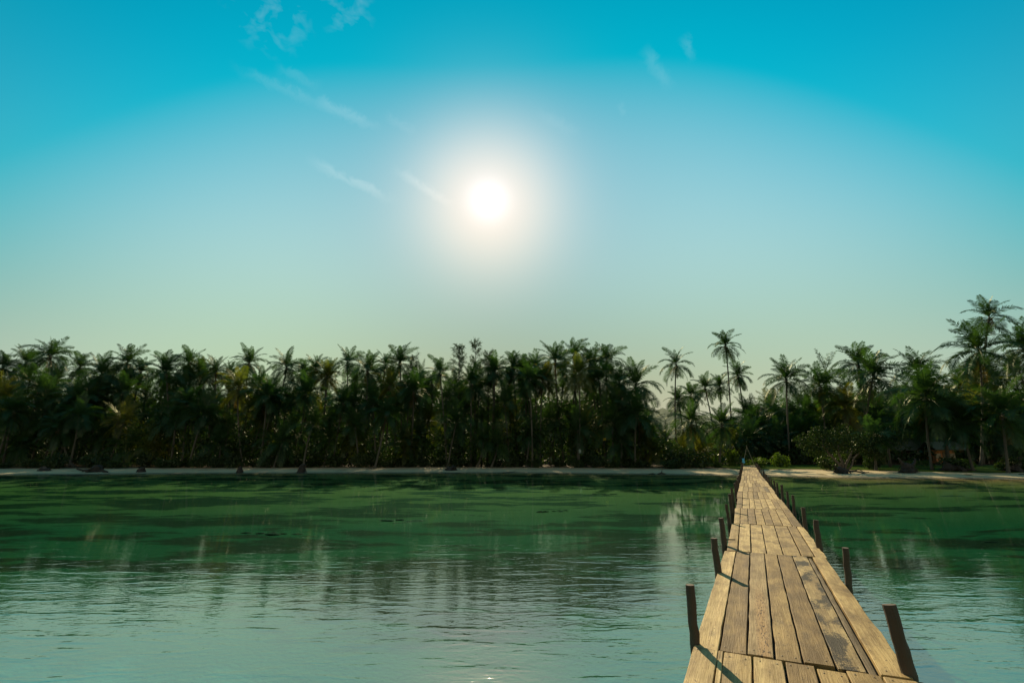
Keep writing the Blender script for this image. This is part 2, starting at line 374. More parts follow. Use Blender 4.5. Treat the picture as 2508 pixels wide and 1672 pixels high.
# ------------------------------------------------------------------ pier
PHI = R(25.205)
def pier_xy(s, t): return (s * math.sin(PHI) + t * math.cos(PHI), s * math.cos(PHI) - t * math.sin(PHI))
def deck_z(s): return .9 + .25 * max(0, min(1, (s - 44) / 37)) ** 1.3
pier = empty('wooden_pier', (0, 0, 0), -PHI)
tag(pier, 'long narrow pier of weathered tan planks on round posts running to the beach', 'pier')
rg = random.Random(11)
rows = [
 (2.0, 5.16, [-.62, -.385, -.335, -.115, .115, .34, .565, .80, 1.10], [-.61, -.385, -.355, -.12, .12, .35, .56, .80, 1.085]),
 (5.20, 10.27, [-.61, -.39, -.16, .06, .27, .50, .72, .80, 1.03], [-.53, -.33, -.10, .13, .33, .56, .79, .86, 1.06]),
 (10.31, 14.30, [-.50, -.30, -.08, .17, .43, .71, .91, 1.09], [-.50, -.31, -.07, .19, .47, .75, .95, 1.12]),
 (14.34, 18.38, [-.45, -.30, -.11, .08, .29, .47, .67, .88, 1.09], [-.50, -.33, -.12, .08, .29, .49, .69, .90, 1.11]),
]
s = 18.42
while s < 80:
    ln = rg.uniform(3.7, 4.6); nb_ = rg.choice((7, 7, 8)); e0 = -.49 + rg.uniform(-.03, .03); e1 = 1.08 + rg.uniform(-.03, .03)
    def cuts():
        ws = [rg.uniform(.8, 1.2) for _ in range(nb_)]; tot = sum(ws); q = [e0]
        for k in ws: q.append(q[-1] + k / tot * (e1 - e0))
        return q
    a = cuts(); bnd = [x + rg.uniform(-.015, .015) for x in a]
    rows.append((s, min(s + ln, 81.5), a, bnd)); s += ln + .04
def plank_mesh(name, w0, w1, skew, length, mat, th=.045, ragged=0.0, seed=0):
    """chamfered board along Y, edges wobble; (w0, w1) widths at the near and far end"""
    q = random.Random(seed); ns = max(6, int(length * 4.5)); v = []; f = []
    cup = q.uniform(-.003, .004); wl = [q.gauss(0, .0022) for _ in range(ns + 1)]; wr = [q.gauss(0, .0022) for _ in range(ns + 1)]
    for i in range(ns + 1):
        u = i / ns; y = (u - .5) * length; wd = w0 + (w1 - w0) * u; cx = skew * (u - .5)
        L = cx - wd / 2 + wl[i]; Rr = cx + wd / 2 + wr[i]
        if ragged: Rr += ragged * (.5 * mnoise.noise((u * 7, seed * .37, 0)) + .35 * mnoise.noise((u * 22, seed * .9, 2)))
        z = .004 * mnoise.noise((u * 2.3, seed * 1.7, 4)); ch = .004 + abs(q.gauss(0, .0012))
        ey = (q.uniform(-.004, .004) if i in (0, ns) else 0)
        v += [(L, y + ey, -th), (L, y + ey, z - ch), (L + ch, y, z), (cx, y, z + cup), (Rr - ch, y, z), (Rr, y - ey, z - ch), (Rr, y - ey, -th)]
    for i in range(ns):
        for k in range(7):
            a = i * 7 + k; b_ = i * 7 + (k + 1) % 7; f.append((a, b_, b_ + 7, a + 7)[::-1])
    f.append(tuple(range(7))); f.append(tuple(ns * 7 + k for k in reversed(range(7))))
    return mesh(name, v, f, mat)
nb0 = MB()
nb0.add([(.008 * math.cos(k * math.pi / 4), .008 * math.sin(k * math.pi / 4), 0) for k in range(8)] + [(0, 0, .0025)], [(k, (k + 1) % 8, 8) for k in range(8)])
nail_me = nb0.mesh('nail', M['nail'])
for ri, (s0, s1, a, bnd) in enumerate(rows):
    ztilt = rg.uniform(-.006, .006)
    for k in range(len(a) - 1):
        gap = rg.uniform(.014, .024)
        w0 = a[k + 1] - a[k] - gap; w1 = bnd[k + 1] - bnd[k] - gap
        c0 = (a[k] + a[k + 1]) / 2; c1 = (bnd[k] + bnd[k + 1]) / 2
        mat = M['plank']; dz = rg.uniform(-.005, .006); d0 = rg.uniform(-.018, .012); d1 = rg.uniform(-.01, .012)
        lab = None
        if ri == 1 and k == 5: mat = M['plank_stained']; lab = 'plank blotched with black mould'
        if ri == 1 and k == 2: mat = M['plank_cracked']; lab = 'plank with an orange cracked strip'
        if ri == 1 and k == 6: mat = M['plank_old']; dz = -.022; lab = 'narrow dark recessed plank'
        if ri == 0 and k == 1: w0 = w1 = .04
        if ri == 6 and k == 5: mat = M['plank_old']
        if ri == 0 and k == 3: d1 -= .015
        if ri == 0 and k == 5: d1 -= .05
        ln = (s1 + d1) - (s0 + d0); sm = ((s1 + d1) + (s0 + d0)) / 2
        last = k == len(a) - 2
        me = plank_mesh('plank', w0, w1, c1 - c0, ln, mat, rg.uniform(.038, .05), .035 if last else 0.0, ri * 31 + k)
        pitch = math.atan2(deck_z(s1) - deck_z(s0), s1 - s0) + rg.uniform(-.0012, .0012)
        o = obj('plank', me, pier, ((c0 + c1) / 2, sm, (deck_z(s0) + deck_z(s1)) / 2 + dz), (pitch, rg.uniform(-.012, .012), 0))
        if lab: o['label'] = lab
        if ri < 4 and w0 > .1:
            for e in (-1, 1):
                for sd_ in (-1, 1):
                    wd = (w0 if e < 0 else w1); cx = (c1 - c0) / 2 * e
                    obj('nail', nail_me, o, (cx + sd_ * (wd * .5 - rg.uniform(.03, .05)), e * (ln / 2 - rg.uniform(.05, .12)), .004), (0, 0, rg.random()))
# added near-black strips under the seams, standing in for shade in the gaps
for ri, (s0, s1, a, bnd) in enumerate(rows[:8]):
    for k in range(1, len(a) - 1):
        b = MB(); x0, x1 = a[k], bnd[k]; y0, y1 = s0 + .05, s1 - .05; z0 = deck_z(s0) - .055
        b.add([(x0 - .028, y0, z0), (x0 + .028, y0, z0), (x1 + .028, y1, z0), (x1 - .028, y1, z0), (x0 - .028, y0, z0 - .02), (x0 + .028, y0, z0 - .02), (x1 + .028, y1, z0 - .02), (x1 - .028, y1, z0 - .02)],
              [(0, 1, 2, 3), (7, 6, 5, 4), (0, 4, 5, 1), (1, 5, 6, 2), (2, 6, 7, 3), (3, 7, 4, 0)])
        obj('seam_shade_strip', b.mesh('seam_shade_strip', M['seam_shade_strip']), pier)
# posts, cross beams and stringers
def post_mesh(h_up, r, seed, depth, lean=None):
    q = random.Random(seed); b = MB(); zs = list(np.linspace(-depth, 0, 6)) + list(np.linspace(0, h_up, 7))[1:]
    lx, ly = q.uniform(-.03, .03), q.uniform(-.03, .03)
    if lean is not None: lx, ly = lean
    pts = [(lx * max(z, 0) / .5 + q.gauss(0, .004), ly * max(z, 0) / .5 + q.gauss(0, .004), z) for z in zs]
    b.tube(pts, [r * (1.06 - .10 * max(0, z) / h_up) for z in zs], 14, True, q, .05)
    return b.mesh('post', M['post'])
ps = [(5.28, 8.42, 10.83, 14.40), (5.30, 8.37, 11.28, 14.23)]
for side in (0, 1):
    lst = list(ps[side]); q = lst[-1]
    while q < 79: q += rg.uniform(2.5, 3.3); lst.append(q)
    lst.append(81.2); lst.insert(0, 2.3)
    for i, s in enumerate(lst):
        x, y = pier_xy(s, 0); zb = deck_z(s); dep = zb - ground_z(x, y) + .4
        t = (-.595 if s < 6 else -.56 + rg.uniform(-.02, .02)) if side == 0 else (1.005 if s < 6 else 1.085 if s < 12 else 1.145 + rg.uniform(-.02, .03))
        r = (.042, .050)[side] if i == 1 else rg.uniform(.038, .052)
        up = {1: .50, 2: .47, 3: .50, 4: .46}.get(i, rg.uniform(.38, .56))
        obj('post', post_mesh(up, r, i * 7 + side * 101, dep, (-.05, .0) if side and i == 1 else None), pier, (t, s, zb), (0, 0, 0 if i < 5 else rg.uniform(0, 6)))
for s in [2.3, 5.3, 8.4, 11.05, 14.3] + [17.2 + 2.95 * k for k in range(22)]:
    b = MB(); b.tube([(-.57 - rg.uniform(0, .05), 0, 0), (.3, .02, .01), (1.13 + rg.uniform(0, .06), .0, 0)], [.045, .05, .045], 8, True, rg, .06)
    obj('crossbeam', b.mesh('crossbeam', M['beam']), pier, (0, s + .09, deck_z(s) - .25))
for k in range(26):      # joists close under the boards, added to darken the view through the seams
    s = 2.6 + .68 * k
    b = MB(); b.box((0, 0, 0), (1.44, .07, .05)); obj('joist', b.mesh('joist', M['beam']), pier, (.27, s, deck_z(s) - .102))
for t in (-.38, .28, .92):
    b = MB(); ss = [2, 20, 44, 56, 68, 81]
    for k in range(len(ss) - 1):
        za, zb = deck_z(ss[k]) - .165, deck_z(ss[k + 1]) - .165
        b.add([(t + a, ss[k], za + c) for a in (-.03, .03) for c in (-.035, .03)] + [(t + a, ss[k + 1], zb + c) for a in (-.03, .03) for c in (-.035, .03)],
              [(0, 1, 3, 2), (4, 6, 7, 5), (0, 4, 5, 1), (2, 3, 7, 6), (1, 5, 7, 3), (0, 2, 6, 4)])
    obj('stringer', b.mesh('stringer', M['beam']), pier)
# bits of wood lying on the deck edge
b = MB(); b.tube([(-.58, 11.35, deck_z(11) + .03), (-.36, 11.40, deck_z(11) + .035)], [.014, .010], 6); tag(obj('wooden_peg', b.mesh('wooden_peg', M['post'])), 'short dark peg lying across the edge plank by a post', 'peg')
bpy.data.objects['wooden_peg'].rotation_euler = (0, 0, -PHI)
# gate of two leaning poles over the pier end, with a blue bag
gate = empty('pole_gate', (34.85, 73.5, ground_z(34.85, 73.5))); g0 = gate.location.z
tag(gate, 'two thin leaning poles tied together over the far end of the pier', 'gate')
for x0, x1 in ((-1.06, .06), (1.08, -.05)):
    b = MB(); b.tube([(x0, 0, -.2), (x0 * .5, 0, (3.9 - g0) / 2 + .05), (x1, 0, 4.0 - g0)], [.045, .04, .03], 7); obj('pole', b.mesh('pole', M['bamboo']), gate)
b = MB(); b.tube([(-.08, 0, 3.86 - g0), (.08, 0, 3.9 - g0)], [.06, .06], 7); obj('lashing', b.mesh('lashing', M['post']), gate)
b = MB()
prof = [(1.44, .12), (1.5, .20), (1.66, .19), (1.82, .13), (1.9, .15), (2.05, .17), (2.15, .10)]
b.tube([(34.08 + .04 * (z - 1.4), 73.38, z) for z, r in prof], [r for z, r in prof], 12, True, rg, .12)
tag(obj('cloth_bag', b.mesh('cloth_bag', M['blue'], True)), 'bright blue bag hanging on the left gate pole at the pier end', 'bag')

# ------------------------------------------------------------------ coconut palms
def add_frond(b, rnd, e0, droop, length=1.0, az=0.0, org=(0, 0, 0), nleaf=32, twist=None, ragged=.0):
    """feather frond in unit length: arched rachis with drooping leaflets"""
    org = Vector(org); m = Matrix.Rotation(az, 3, 'Z'); N = 11
    P = [Vector((0, 0, 0))]; T = []; bend = rnd.uniform(-.18, .18)
    for i in range(N):
        u = (i + .5) / N; e = e0 - droop * u ** 1.25; hz = bend * u
        t = Vector((math.cos(e) * math.cos(hz), math.cos(e) * math.sin(hz), math.sin(e))); T.append(t); P.append(P[-1] + t / N)
    T.append(T[-1])
    tf = lambda p: org + m @ (p * length)
    base = len(b.v)
    b.tube([tf(p) for p in P], [length * (.011 - .009 * i / N) for i in range(N + 1)], 3, False)
    tw = rnd.uniform(-.5, .5) if twist is None else twist
    for i in range(nleaf):
        u = .15 + .85 * i / (nleaf - 1); x = u * N; k = min(int(x), N - 1); fr = x - k
        p = P[k].lerp(P[k + 1], fr); t = T[k]
        side = Vector((0, 0, 1)).cross(t)
        side = side.normalized() if side.length > .05 else Vector((0, 1, 0))
        up = t.cross(side).normalized()
        c, s_ = math.cos(tw), math.sin(tw); side, up = side * c + up * s_, up * c - side * s_
        ll = (.27 * math.sin(math.pi * min(1, .16 + .76 * u)) ** .8) * rnd.uniform(.85, 1.1)
        for sg in (-1, 1):
            if rnd.random() < ragged: continue
            d = (t * (.45 + .45 * u) + side * sg * .9 + up * rnd.uniform(.0, .30)).normalized()
            wv = t * 1.0
            b.leaf(tf(p), m @ d, m @ wv, ll * length, .027 * length, rnd.uniform(.12, .40))
    return b
CLASSES = [(84, 20), (75, 44), (62, 64), (48, 80), (32, 88), (12, 84), (-12, 66), (-40, 42)]
rv = random.Random(5); FR = {}
for matn in ('frond', 'frond_y'):
    for ci, (e, dr) in enumerate(CLASSES):
        for k in range(3 if matn == 'frond' else 2):
            b = MB(); add_frond(b, rv, R(e + rv.uniform(-6, 6)), R(dr + rv.uniform(-12, 14)), ragged=.04 if k < 2 else .16)
            FR.setdefault((matn, ci), []).append(b.mesh('frond', M[matn]))
for k in range(3):
    b = MB(); add_frond(b, rv, R(-62 - 8 * k), R(22), .85, nleaf=22, ragged=.25); FR.setdefault(('frond_dead', 0), []).append(b.mesh('dead_frond', M['frond_dead']))
for k in range(3):
    b = MB(); add_frond(b, rv, R(78 - 8 * k), R(16), 1.0, nleaf=16, ragged=.45); FR.setdefault(('spike', 0), []).append(b.mesh('frond', M['frond']))
b = MB()
for k in range(9):
    a = k * 2.4; c = Vector((.24 * math.cos(a), .24 * math.sin(a), -.25 - .12 * (k % 3))); r = .125
    b.tube([c + Vector((0, 0, z * r)) for z in (-1, -.6, 0, .6, 1)], [r * q for q in (.15, .8, 1, .8, .15)], 7)
NUT = b.mesh('coconut_cluster', M['nut'], True)
# whole crowns for palms deep in the grove
CROWN = {}
for matn in ('frond', 'frond_y'):
    for k in range(4 if matn == 'frond' else 2):
        b = MB()
        for i in range(27):
            e, dr = CLASSES[min(7, int((i / 27) ** .85 * 8))]
            add_frond(b, rv, R(e + rv.uniform(-8, 8)), R(dr + rv.uniform(-12, 12)), rv.uniform(.8, 1.05), az=i * 2.39996 + rv.uniform(-.3, .3), nleaf=22)
        CROWN.setdefault(matn, []).append(b.mesh('crown', M[matn]))
def trunk_mesh(dx, dy, h, style, rnd, r_top):
    b = MB(); N = 16; P0 = Vector((0, 0, -.3)); P2 = Vector((dx, dy, h))
    if style == 'l': P1 = Vector((dx * .95, dy * .9, h * .28))
    else: P1 = Vector((dx * rnd.uniform(.2, .8) + rnd.uniform(-.4, .4), dy * .5, h * .55))
    pts = []; rads = []
    for i in range(N + 1):
        u = i / N; pts.append(P0 * (1 - u) ** 2 + P1 * 2 * u * (1 - u) + P2 * u * u)
        z = u * h; rads.append(r_top * (1.15 - .25 * u) + .17 * math.exp(-z / .45) + (.05 if i == N else 0))
    b.tube(pts, rads, 9, True, rnd, .05)
    return b.mesh('trunk', M['trunk'], True)
def palm(x, y, z, L, style, bx, label, seed, group='coconut palms of the grove', full=True):
    rnd = random.Random(seed)
    if bx is None: bx = x + rnd.uniform(-1.6, 1.6)
    by = y - (.6 if style != 'l' else .2) + (0 if full else rnd.uniform(-1, 1)); gz = ground_z(bx, by)
    root = empty('coconut_palm', (bx, by, gz)); tag(root, label, 'palm tree', group)
    top = Vector((x - bx, y - by, z - gz))
    obj('trunk', trunk_mesh(top.x, top.y, top.z, style, rnd, .15 if style in 'nl' else .13), root)
    az0 = rnd.uniform(0, 6.3)
    if not full:
        mt = 'frond_y' if style == 'y' else 'frond'
        obj('crown', rnd.choice(CROWN[mt]), root, top, (0, 0, az0), (L,) * 3)
        return root
    nf = {'n': 30, 'y': 28, 'o': 21, 'i': 24, 's': 15, 'l': 22}[style]
    mt = 'frond_y' if style == 'y' else 'frond'
    for i in range(nf):
        u = i / nf
        lo = 0 if style != 'l' else 1
        ci = min(7, int(lo + (8 - lo) * (u ** .80) + rnd.uniform(-.4, .4))); ci = max(0, ci)
        me = rnd.choice(FR[(mt, ci)]) if style != 's' or i > 6 else rnd.choice(FR[('spike', 0)])
        sca = L * rnd.uniform(.86, 1.08) * (.78 if ci == 0 else 1.0)
        obj('frond', me, root, top + Vector((0, 0, rnd.uniform(-.12, .1) - .25 * u)), (0, rnd.uniform(-.08, .08), az0 + i * 2.39996 + rnd.uniform(-.35, .35)), (sca,) * 3)
    for i in range({'n': 2, 'y': 5, 'o': 3, 'i': 5, 's': 1, 'l': 1}[style]):
        obj('dead_frond', rnd.choice(FR[('frond_dead', 0)]), root, top + Vector((0, 0, -.3)), (0, 0, rnd.uniform(0, 6.3)), (L * rnd.uniform(.6, .85),) * 3)
    obj('coconut_cluster', NUT, root, top + Vector((0, 0, -.1)), (0, 0, az0), (1.2,) * 3)
    return root
PALMS = [
(-95.49, 98, 22.51, 4.87, 'n', -90.22, 'tall coconut palm with wide crown highest at the left end of the grove'),
(-108.29, 106, 22.65, 3.92, 'n', None, 'coconut palm with half hidden crown just left of the tallest left end palm'),
(-108.88, 102, 20.95, 4.11, 'n', None, 'coconut palm whose crown is cut by the left picture edge at the skyline'),
(-94.27, 104, 21.31, 3.92, 'n', None, 'coconut palm with one long level frond reaching left, right of the tallest left end palm'),
(-82.44, 96, 18.32, 4.69, 'n', None, 'bushy coconut palm below the skyline dip, second crown right of the left end giant'),
(-80.88, 100, 21.52, 4.31, 'n', None, 'coconut palm with spread feather crown beside the first skyline notch on the left'),
(-80.1, 103, 19.94, 3.74, 'n', None, 'small headed coconut palm tucked against the right of the first notch palm'),
(-69.52, 96, 18.76, 4.69, 'n', -66.01, 'broad coconut palm with golden backlit hanging fronds in the left grove'),
(-68.51, 101, 21.7, 3.74, 'n', -65.75, 'slim coconut palm with long pale bare trunk in the left grove'),
(-70.44, 109, 21.45, 3.54, 'y', None, 'thin yellowish coconut palm right of the slim pale trunk palm'),
(-61.97, 100, 19.66, 3.93, 'n', None, 'dark coconut palm two crowns left of the lone bright notch palm'),
(-64.96, 110, 20.86, 3.54, 'n', None, 'small hazy coconut palm between two darker crowns in the left grove'),
(-56.9, 103, 22.08, 4.02, 'n', None, 'coconut palm with drooping ragged crown standing clear above bright sky gaps on the left'),
(-90.07, 92, 14.72, 4.71, 'n', None, 'coconut palm of the second tier under the tallest left end palm'),
(-81.56, 91, 12.94, 4.33, 'n', None, 'coconut palm of the second tier with pale sunlit lower fronds on the left'),
(-51.16, 90, 14.86, 4.34, 'y', -48.1, 'yellow green coconut palm lit from behind below the ragged clear crown'),
(-60.23, 90, 11.62, 3.96, 'n', None, 'shaded coconut palm half way up in front of the slim pale trunk'),
(-79.42, 86, 7.04, 3.59, 'l', -79.99, 'short coconut palm leaning right over the beach from a black root base'),
(-79.23, 87, 7.28, 3.59, 'l', -75.74, 'short coconut palm whose trunk curves up from a fallen root mass on the sand'),
(-88.0, 86, 10.26, 4.16, 'l', -87.48, 'coconut palm with curved pale trunk leaning at the left picture edge'),
(-77.43, 96, 14.81, 4.13, 'n', None, 'shaded coconut palm in the dark pocket left of the golden hanging fronds'),
(-47.71, 101, 20.77, 4.3, 'n', None, 'neat dark coconut palm right of the ragged clear crown on the left'),
(-46.08, 106, 20.44, 3.54, 'n', None, 'low skyline coconut palm between the neat dark palm and a taller neighbour'),
(-41.96, 102, 20.47, 3.74, 'n', None, 'coconut palm with narrow upright crown left of the open star shaped palm'),
(-38.07, 98, 18.42, 3.75, 'y', None, 'coconut palm with pale dry frond tips just left of the open star shaped palm'),
(-34.29, 99, 21.33, 4.31, 'o', None, 'open star shaped coconut palm alone against the sky left of the sun'),
(-28.97, 96, 19.2, 4.32, 'n', -28.35, 'coconut palm with straight dark trunk right of the open star shaped palm'),
(-28.19, 106, 22.16, 3.54, 'n', None, 'small coconut palm left of the tall narrow crown under the sun'),
(-23.3, 99, 21.33, 4.5, 'n', None, 'tall coconut palm with narrow upright crown under the sun and orange dead fronds'),
(-13.9, 92, 18.08, 3.77, 'o', -11.88, 'coconut palm with long thin pale trunk down to a black root mass on the beach'),
(-3.72, 100, 19.66, 3.93, 'n', None, 'coconut palm right beside the feathery needle trees near the middle'),
(-45.65, 90, 13.03, 4.53, 'n', -45.22, 'second tier coconut palm with leaning trunk below the neat dark palm'),
(-39.29, 92, 14.09, 4.33, 'n', None, 'second tier coconut palm with blue green crown left of the star shaped palm'),
(-23.9, 94, 15.84, 4.14, 'y', None, 'coconut palm with hanging orange brown dead fronds below the tall narrow crown'),
(-18.76, 92, 14.51, 4.52, 'n', None, 'dark second tier coconut palm left of the long thin pale trunk'),
(-17.28, 104, 17.72, 3.74, 'n', None, 'coconut palm just behind the palm with the long thin pale trunk'),
(-7.86, 93, 16.12, 4.7, 'n', None, 'dark coconut palm in front of the feathery needle trees'),
(-22.67, 88, 9.85, 3.97, 'n', None, 'low coconut palm with sunlit frond edges in the dark middle of the grove'),
(-31.73, 91, 12.13, 4.15, 'n', None, 'brownish shaded coconut palm under the open star shaped palm'),
(-3.56, 96, 18.98, 3.94, 'n', -3.91, 'coconut palm with stiff spiky crown right of the feathery needle trees'),
(0.29, 102, 20.95, 3.93, 'n', None, 'first of three close crowns in the middle grove, left one with soft outline'),
(2.19, 104, 21.07, 3.74, 'n', None, 'middle of three close coconut palm crowns in the middle grove'),
(4.9, 101, 20.77, 3.93, 'n', None, 'coconut palm with upright feather crown left of the broad shaggy palm'),
(8.74, 96, 20.98, 4.69, 'n', None, 'broad shaggy coconut palm beside the highest crown of the middle grove'),
(13.04, 100, 23.15, 4.31, 'o', None, 'highest open crowned coconut palm of the middle grove'),
(16.08, 98, 20.91, 4.31, 'n', None, 'dense dark coconut palm just right of the highest open crown'),
(19.87, 100, 21.98, 4.68, 'n', None, 'coconut palm at the right end of the middle grove with fronds arching into open sky'),
(21.94, 98, 17.07, 4.12, 'n', None, 'coconut palm on the step down right of the middle grove'),
(23.17, 90, 15.27, 5.28, 'n', None, 'large coconut palm sloping down to the gap with long arched fronds'),
(33.1, 96, 20.42, 3.85, 'i', 31.64, 'lone coconut palm standing clear in the gap, the shorter of two'),
(44.39, 98, 24.82, 3.84, 'i', 42.98, 'very tall lone coconut palm on a thin trunk left of the pier end'),
(39.14, 114, 15.05, 3.72, 'n', None, 'small coconut palm behind the shorter lone palm trunk in the gap'),
(43.67, 118, 16.81, 3.89, 'n', None, 'small hazy coconut palm in the gap right of the shorter lone palm'),
(48.9, 122, 19.23, 3.89, 'n', None, 'distant coconut palm in the gap left of the tall thin trunk'),
(53.53, 124, 19.92, 3.7, 'n', None, 'distant coconut palm touching the tall thin trunk in the gap'),
(55.76, 118, 21.65, 3.89, 'n', None, 'coconut palm behind and right of the very tall lone palm'),
(3.22, 90, 16.3, 3.96, 'n', 3.65, 'coconut palm with pale curved trunk in the middle grove'),
(5.92, 94, 16.69, 3.76, 'y', 5.28, 'thin trunked coconut palm right of the pale curved trunk'),
(12.41, 89, 17.37, 4.53, 'y', 11.81, 'bright yellow green coconut palm whose trunk carries a small white board'),
(16.65, 92, 16.61, 4.71, 'n', 17.13, 'coconut palm with leaning trunk at the right end of the middle grove'),
(22.03, 86, 9.5, 4.92, 'n', 21.1, 'low broad coconut palm by the beach left of the gap'),
(31.52, 86, 8.17, 4.54, 'n', None, 'low dark coconut palm filling the gap behind the shore bush'),
(37.27, 87, 7.85, 4.35, 'n', None, 'low coconut palm just left of the tall thin trunk base'),
(53.76, 94, 16.99, 4.99, 'n', 51.95, 'coconut palm with dark straight trunk right of the pier end'),
(68.25, 104, 20.52, 4.69, 's', None, 'spiky coconut palm with stiff bare upright fronds right of the pier'),
(60.21, 94, 15.71, 4.99, 'n', None, 'full coconut palm in front of the spiky palm right of the pier'),
(72.67, 100, 21.22, 5.34, 'n', None, 'coconut palm left behind the big rounded crown right of the pier'),
(69.49, 92, 17.44, 6.34, 'n', 64.87, 'big rounded coconut palm with long arched fronds right of the pier'),
(84.99, 100, 19.84, 5.34, 'n', None, 'coconut palm with fan of upright fronds between the big crown and the tall right group'),
(94.41, 92, 29.15, 4.76, 'o', 86.34, 'tallest coconut palm at the right rising above a huge crown'),
(82.94, 84, 20.59, 6.62, 'n', 78.22, 'huge coconut palm crown with hanging brown fronds below the tallest right palm'),
(93.08, 86, 21.51, 5.4, 'n', None, 'coconut palm cut by the right picture edge beside the huge crown'),
(61.6, 72, 11.08, 6.08, 'n', 59.96, 'wide dark coconut palm over the beach with several trunks below'),
(66.43, 66, 8.08, 4.94, 'n', 64.8, 'low coconut palm near the right edge with trunk rooted at the sand'),
(52.65, 72, 5.18, 3.42, 'l', 52.21, 'small low coconut palm behind the beach stump'),
(64.15, 70, 6.93, 4.56, 'n', None, 'low coconut palm over the clipped hedges at the right'),
(63.04, 92, 11.46, 4.92, 'y', None, 'yellow tinged coconut palm under the big rounded crown'),
]
for i, (x, y, z, L, st, bx, lab) in enumerate(PALMS): palm(x, y, z, L * 1.1, st, bx, lab, 100 + i)
# palms deeper in the grove: nothing tells them apart inside each zone
SKY_A = [-1.25, -1.073, -.708, -.343, 0, .204, .273, .296, .447, .47, .563, .745, .881, .934, 1.084, 1.3]
SKY_T = [.173, .173, .173, .169, .173, .164, .109, .045, .045, .09, .115, .13, .136, .173, .20, .2]
rf = random.Random(77); nfill = 0
ZONE = [(-9, -.55, 'in the left third of the grove'), (-.55, .0, 'in the grove left below the sun'), (.0, .29, 'between the sun and the gap'),
        (.29, .46, 'in the gap left of the pier end'), (.46, 9, 'in the grove right of the pier')]
TIER = ['low dark coconut palm at the beach front ', 'dark coconut palm of the lower tier ', 'dark coconut palm of the middle tier ', 'dark coconut palm of the upper tier ', 'hazy coconut palm far back ', 'hazy coconut palm rearmost ', 'dark coconut palm just below the skyline ']
for row, (Yr, nrow) in enumerate(((89, 44), (93, 44), (99, 44), (106, 40), (114, 32), (123, 26), (103, 44))):
    for k in range(nrow):
        a = -1.12 + 2.26 * (k + rf.uniform(.1, .9)) / nrow; y = Yr + rf.uniform(-3, 3) + (7 if a > .44 else 0)
        mx = float(np.interp(a, SKY_A, SKY_T)) * (.62 if a > .44 and y < 94 else 1)
        t = mx * (rf.uniform(.10, .55), rf.uniform(.2, .72), rf.uniform(.4, .85), rf.uniform(.5, .92), rf.uniform(.3, .97), rf.uniform(.2, .9), rf.uniform(.74, .97))[row]
        z = max(2.6, CAMZ + y * t - 1.2); x = a * y
        if abs(a - .375) < .10 and y < 108 and row > 0: continue
        if y < shore(x) + 12: continue
        lab = TIER[row] + next(l for lo, hi, l in ZONE if lo <= a < hi)
        palm(x, y, z, rf.uniform(4.2, 5.6) * (1.22 if a > .46 else 1), 'y' if rf.random() < .12 else 'n', None, lab, 1000 + nfill, 'palms crowded inside the grove', False); nfill += 1

# ------------------------------------------------------------------ needle trees, shrubs, undergrowth
def rdir(rnd, up=0.0):
    v = Vector((rnd.gauss(0, 1), rnd.gauss(0, 1), rnd.gauss(0, 1) + up)); return v.normalized()
def needle_tree(x, y, h, w, label, seed):
    rnd = random.Random(seed); gz = ground_z(x, y); root = empty('needle_tree', (x, y, gz)); tag(root, label, 'tree', 'feathery needle trees')
    b = MB(); b.tube([(0, 0, -.3), (.2, 0, h * .4), (.1, .1, h * .75), (0, 0, h * .98)], [.28, .2, .1, .02], 8); tr = obj('trunk', b.mesh('trunk', M['bark'], True), root)
    lb = MB(); cb = MB()
    for i in range(80):
        u = rnd.uniform(.35, .98); z = h * u; az = rnd.uniform(0, 6.3); l = w * (1.12 - u) ** .6 * rnd.uniform(.5, 1.0) + .4
        d = Vector((math.cos(az), math.sin(az), rnd.uniform(.5, 1.1))).normalized(); p0 = Vector((.1, 0, z)); p1 = p0 + d * l * .5; p2 = p0 + d * l + Vector((0, 0, .1 * l))
        lb.tube([p0, p1, p2], [.035, .022, .008], 4, False)
        for j in range(34):
            q = p0.lerp(p2, rnd.uniform(.25, 1.05)) + rdir(rnd) * .12
            dd = (d * .6 + rdir(rnd, .1)).normalized()
            cb.leaf(q, dd, dd.cross(rdir(rnd)).normalized(), rnd.uniform(.4, .9), .08, .25)
    obj('limbs', lb.mesh('limbs', M['bark']), root); obj('crown', cb.mesh('crown', M['needle']), root)
needle_tree(-20.8, 101, 22.6, 2.4, 'single thin feathery needle tree behind the palms left of the middle', 1)
needle_tree(-11.2, 100, 24.6, 3.8, 'leftmost of the close feathery needle trees above the palms near the middle', 2)
needle_tree(-7.8, 101, 25.6, 3.6, 'tallest feathery needle tree rising above the palms near the middle', 3)
needle_tree(-5.1, 100.5, 23.2, 3.4, 'rightmost feathery needle tree behind the spiky palm near the middle', 4)

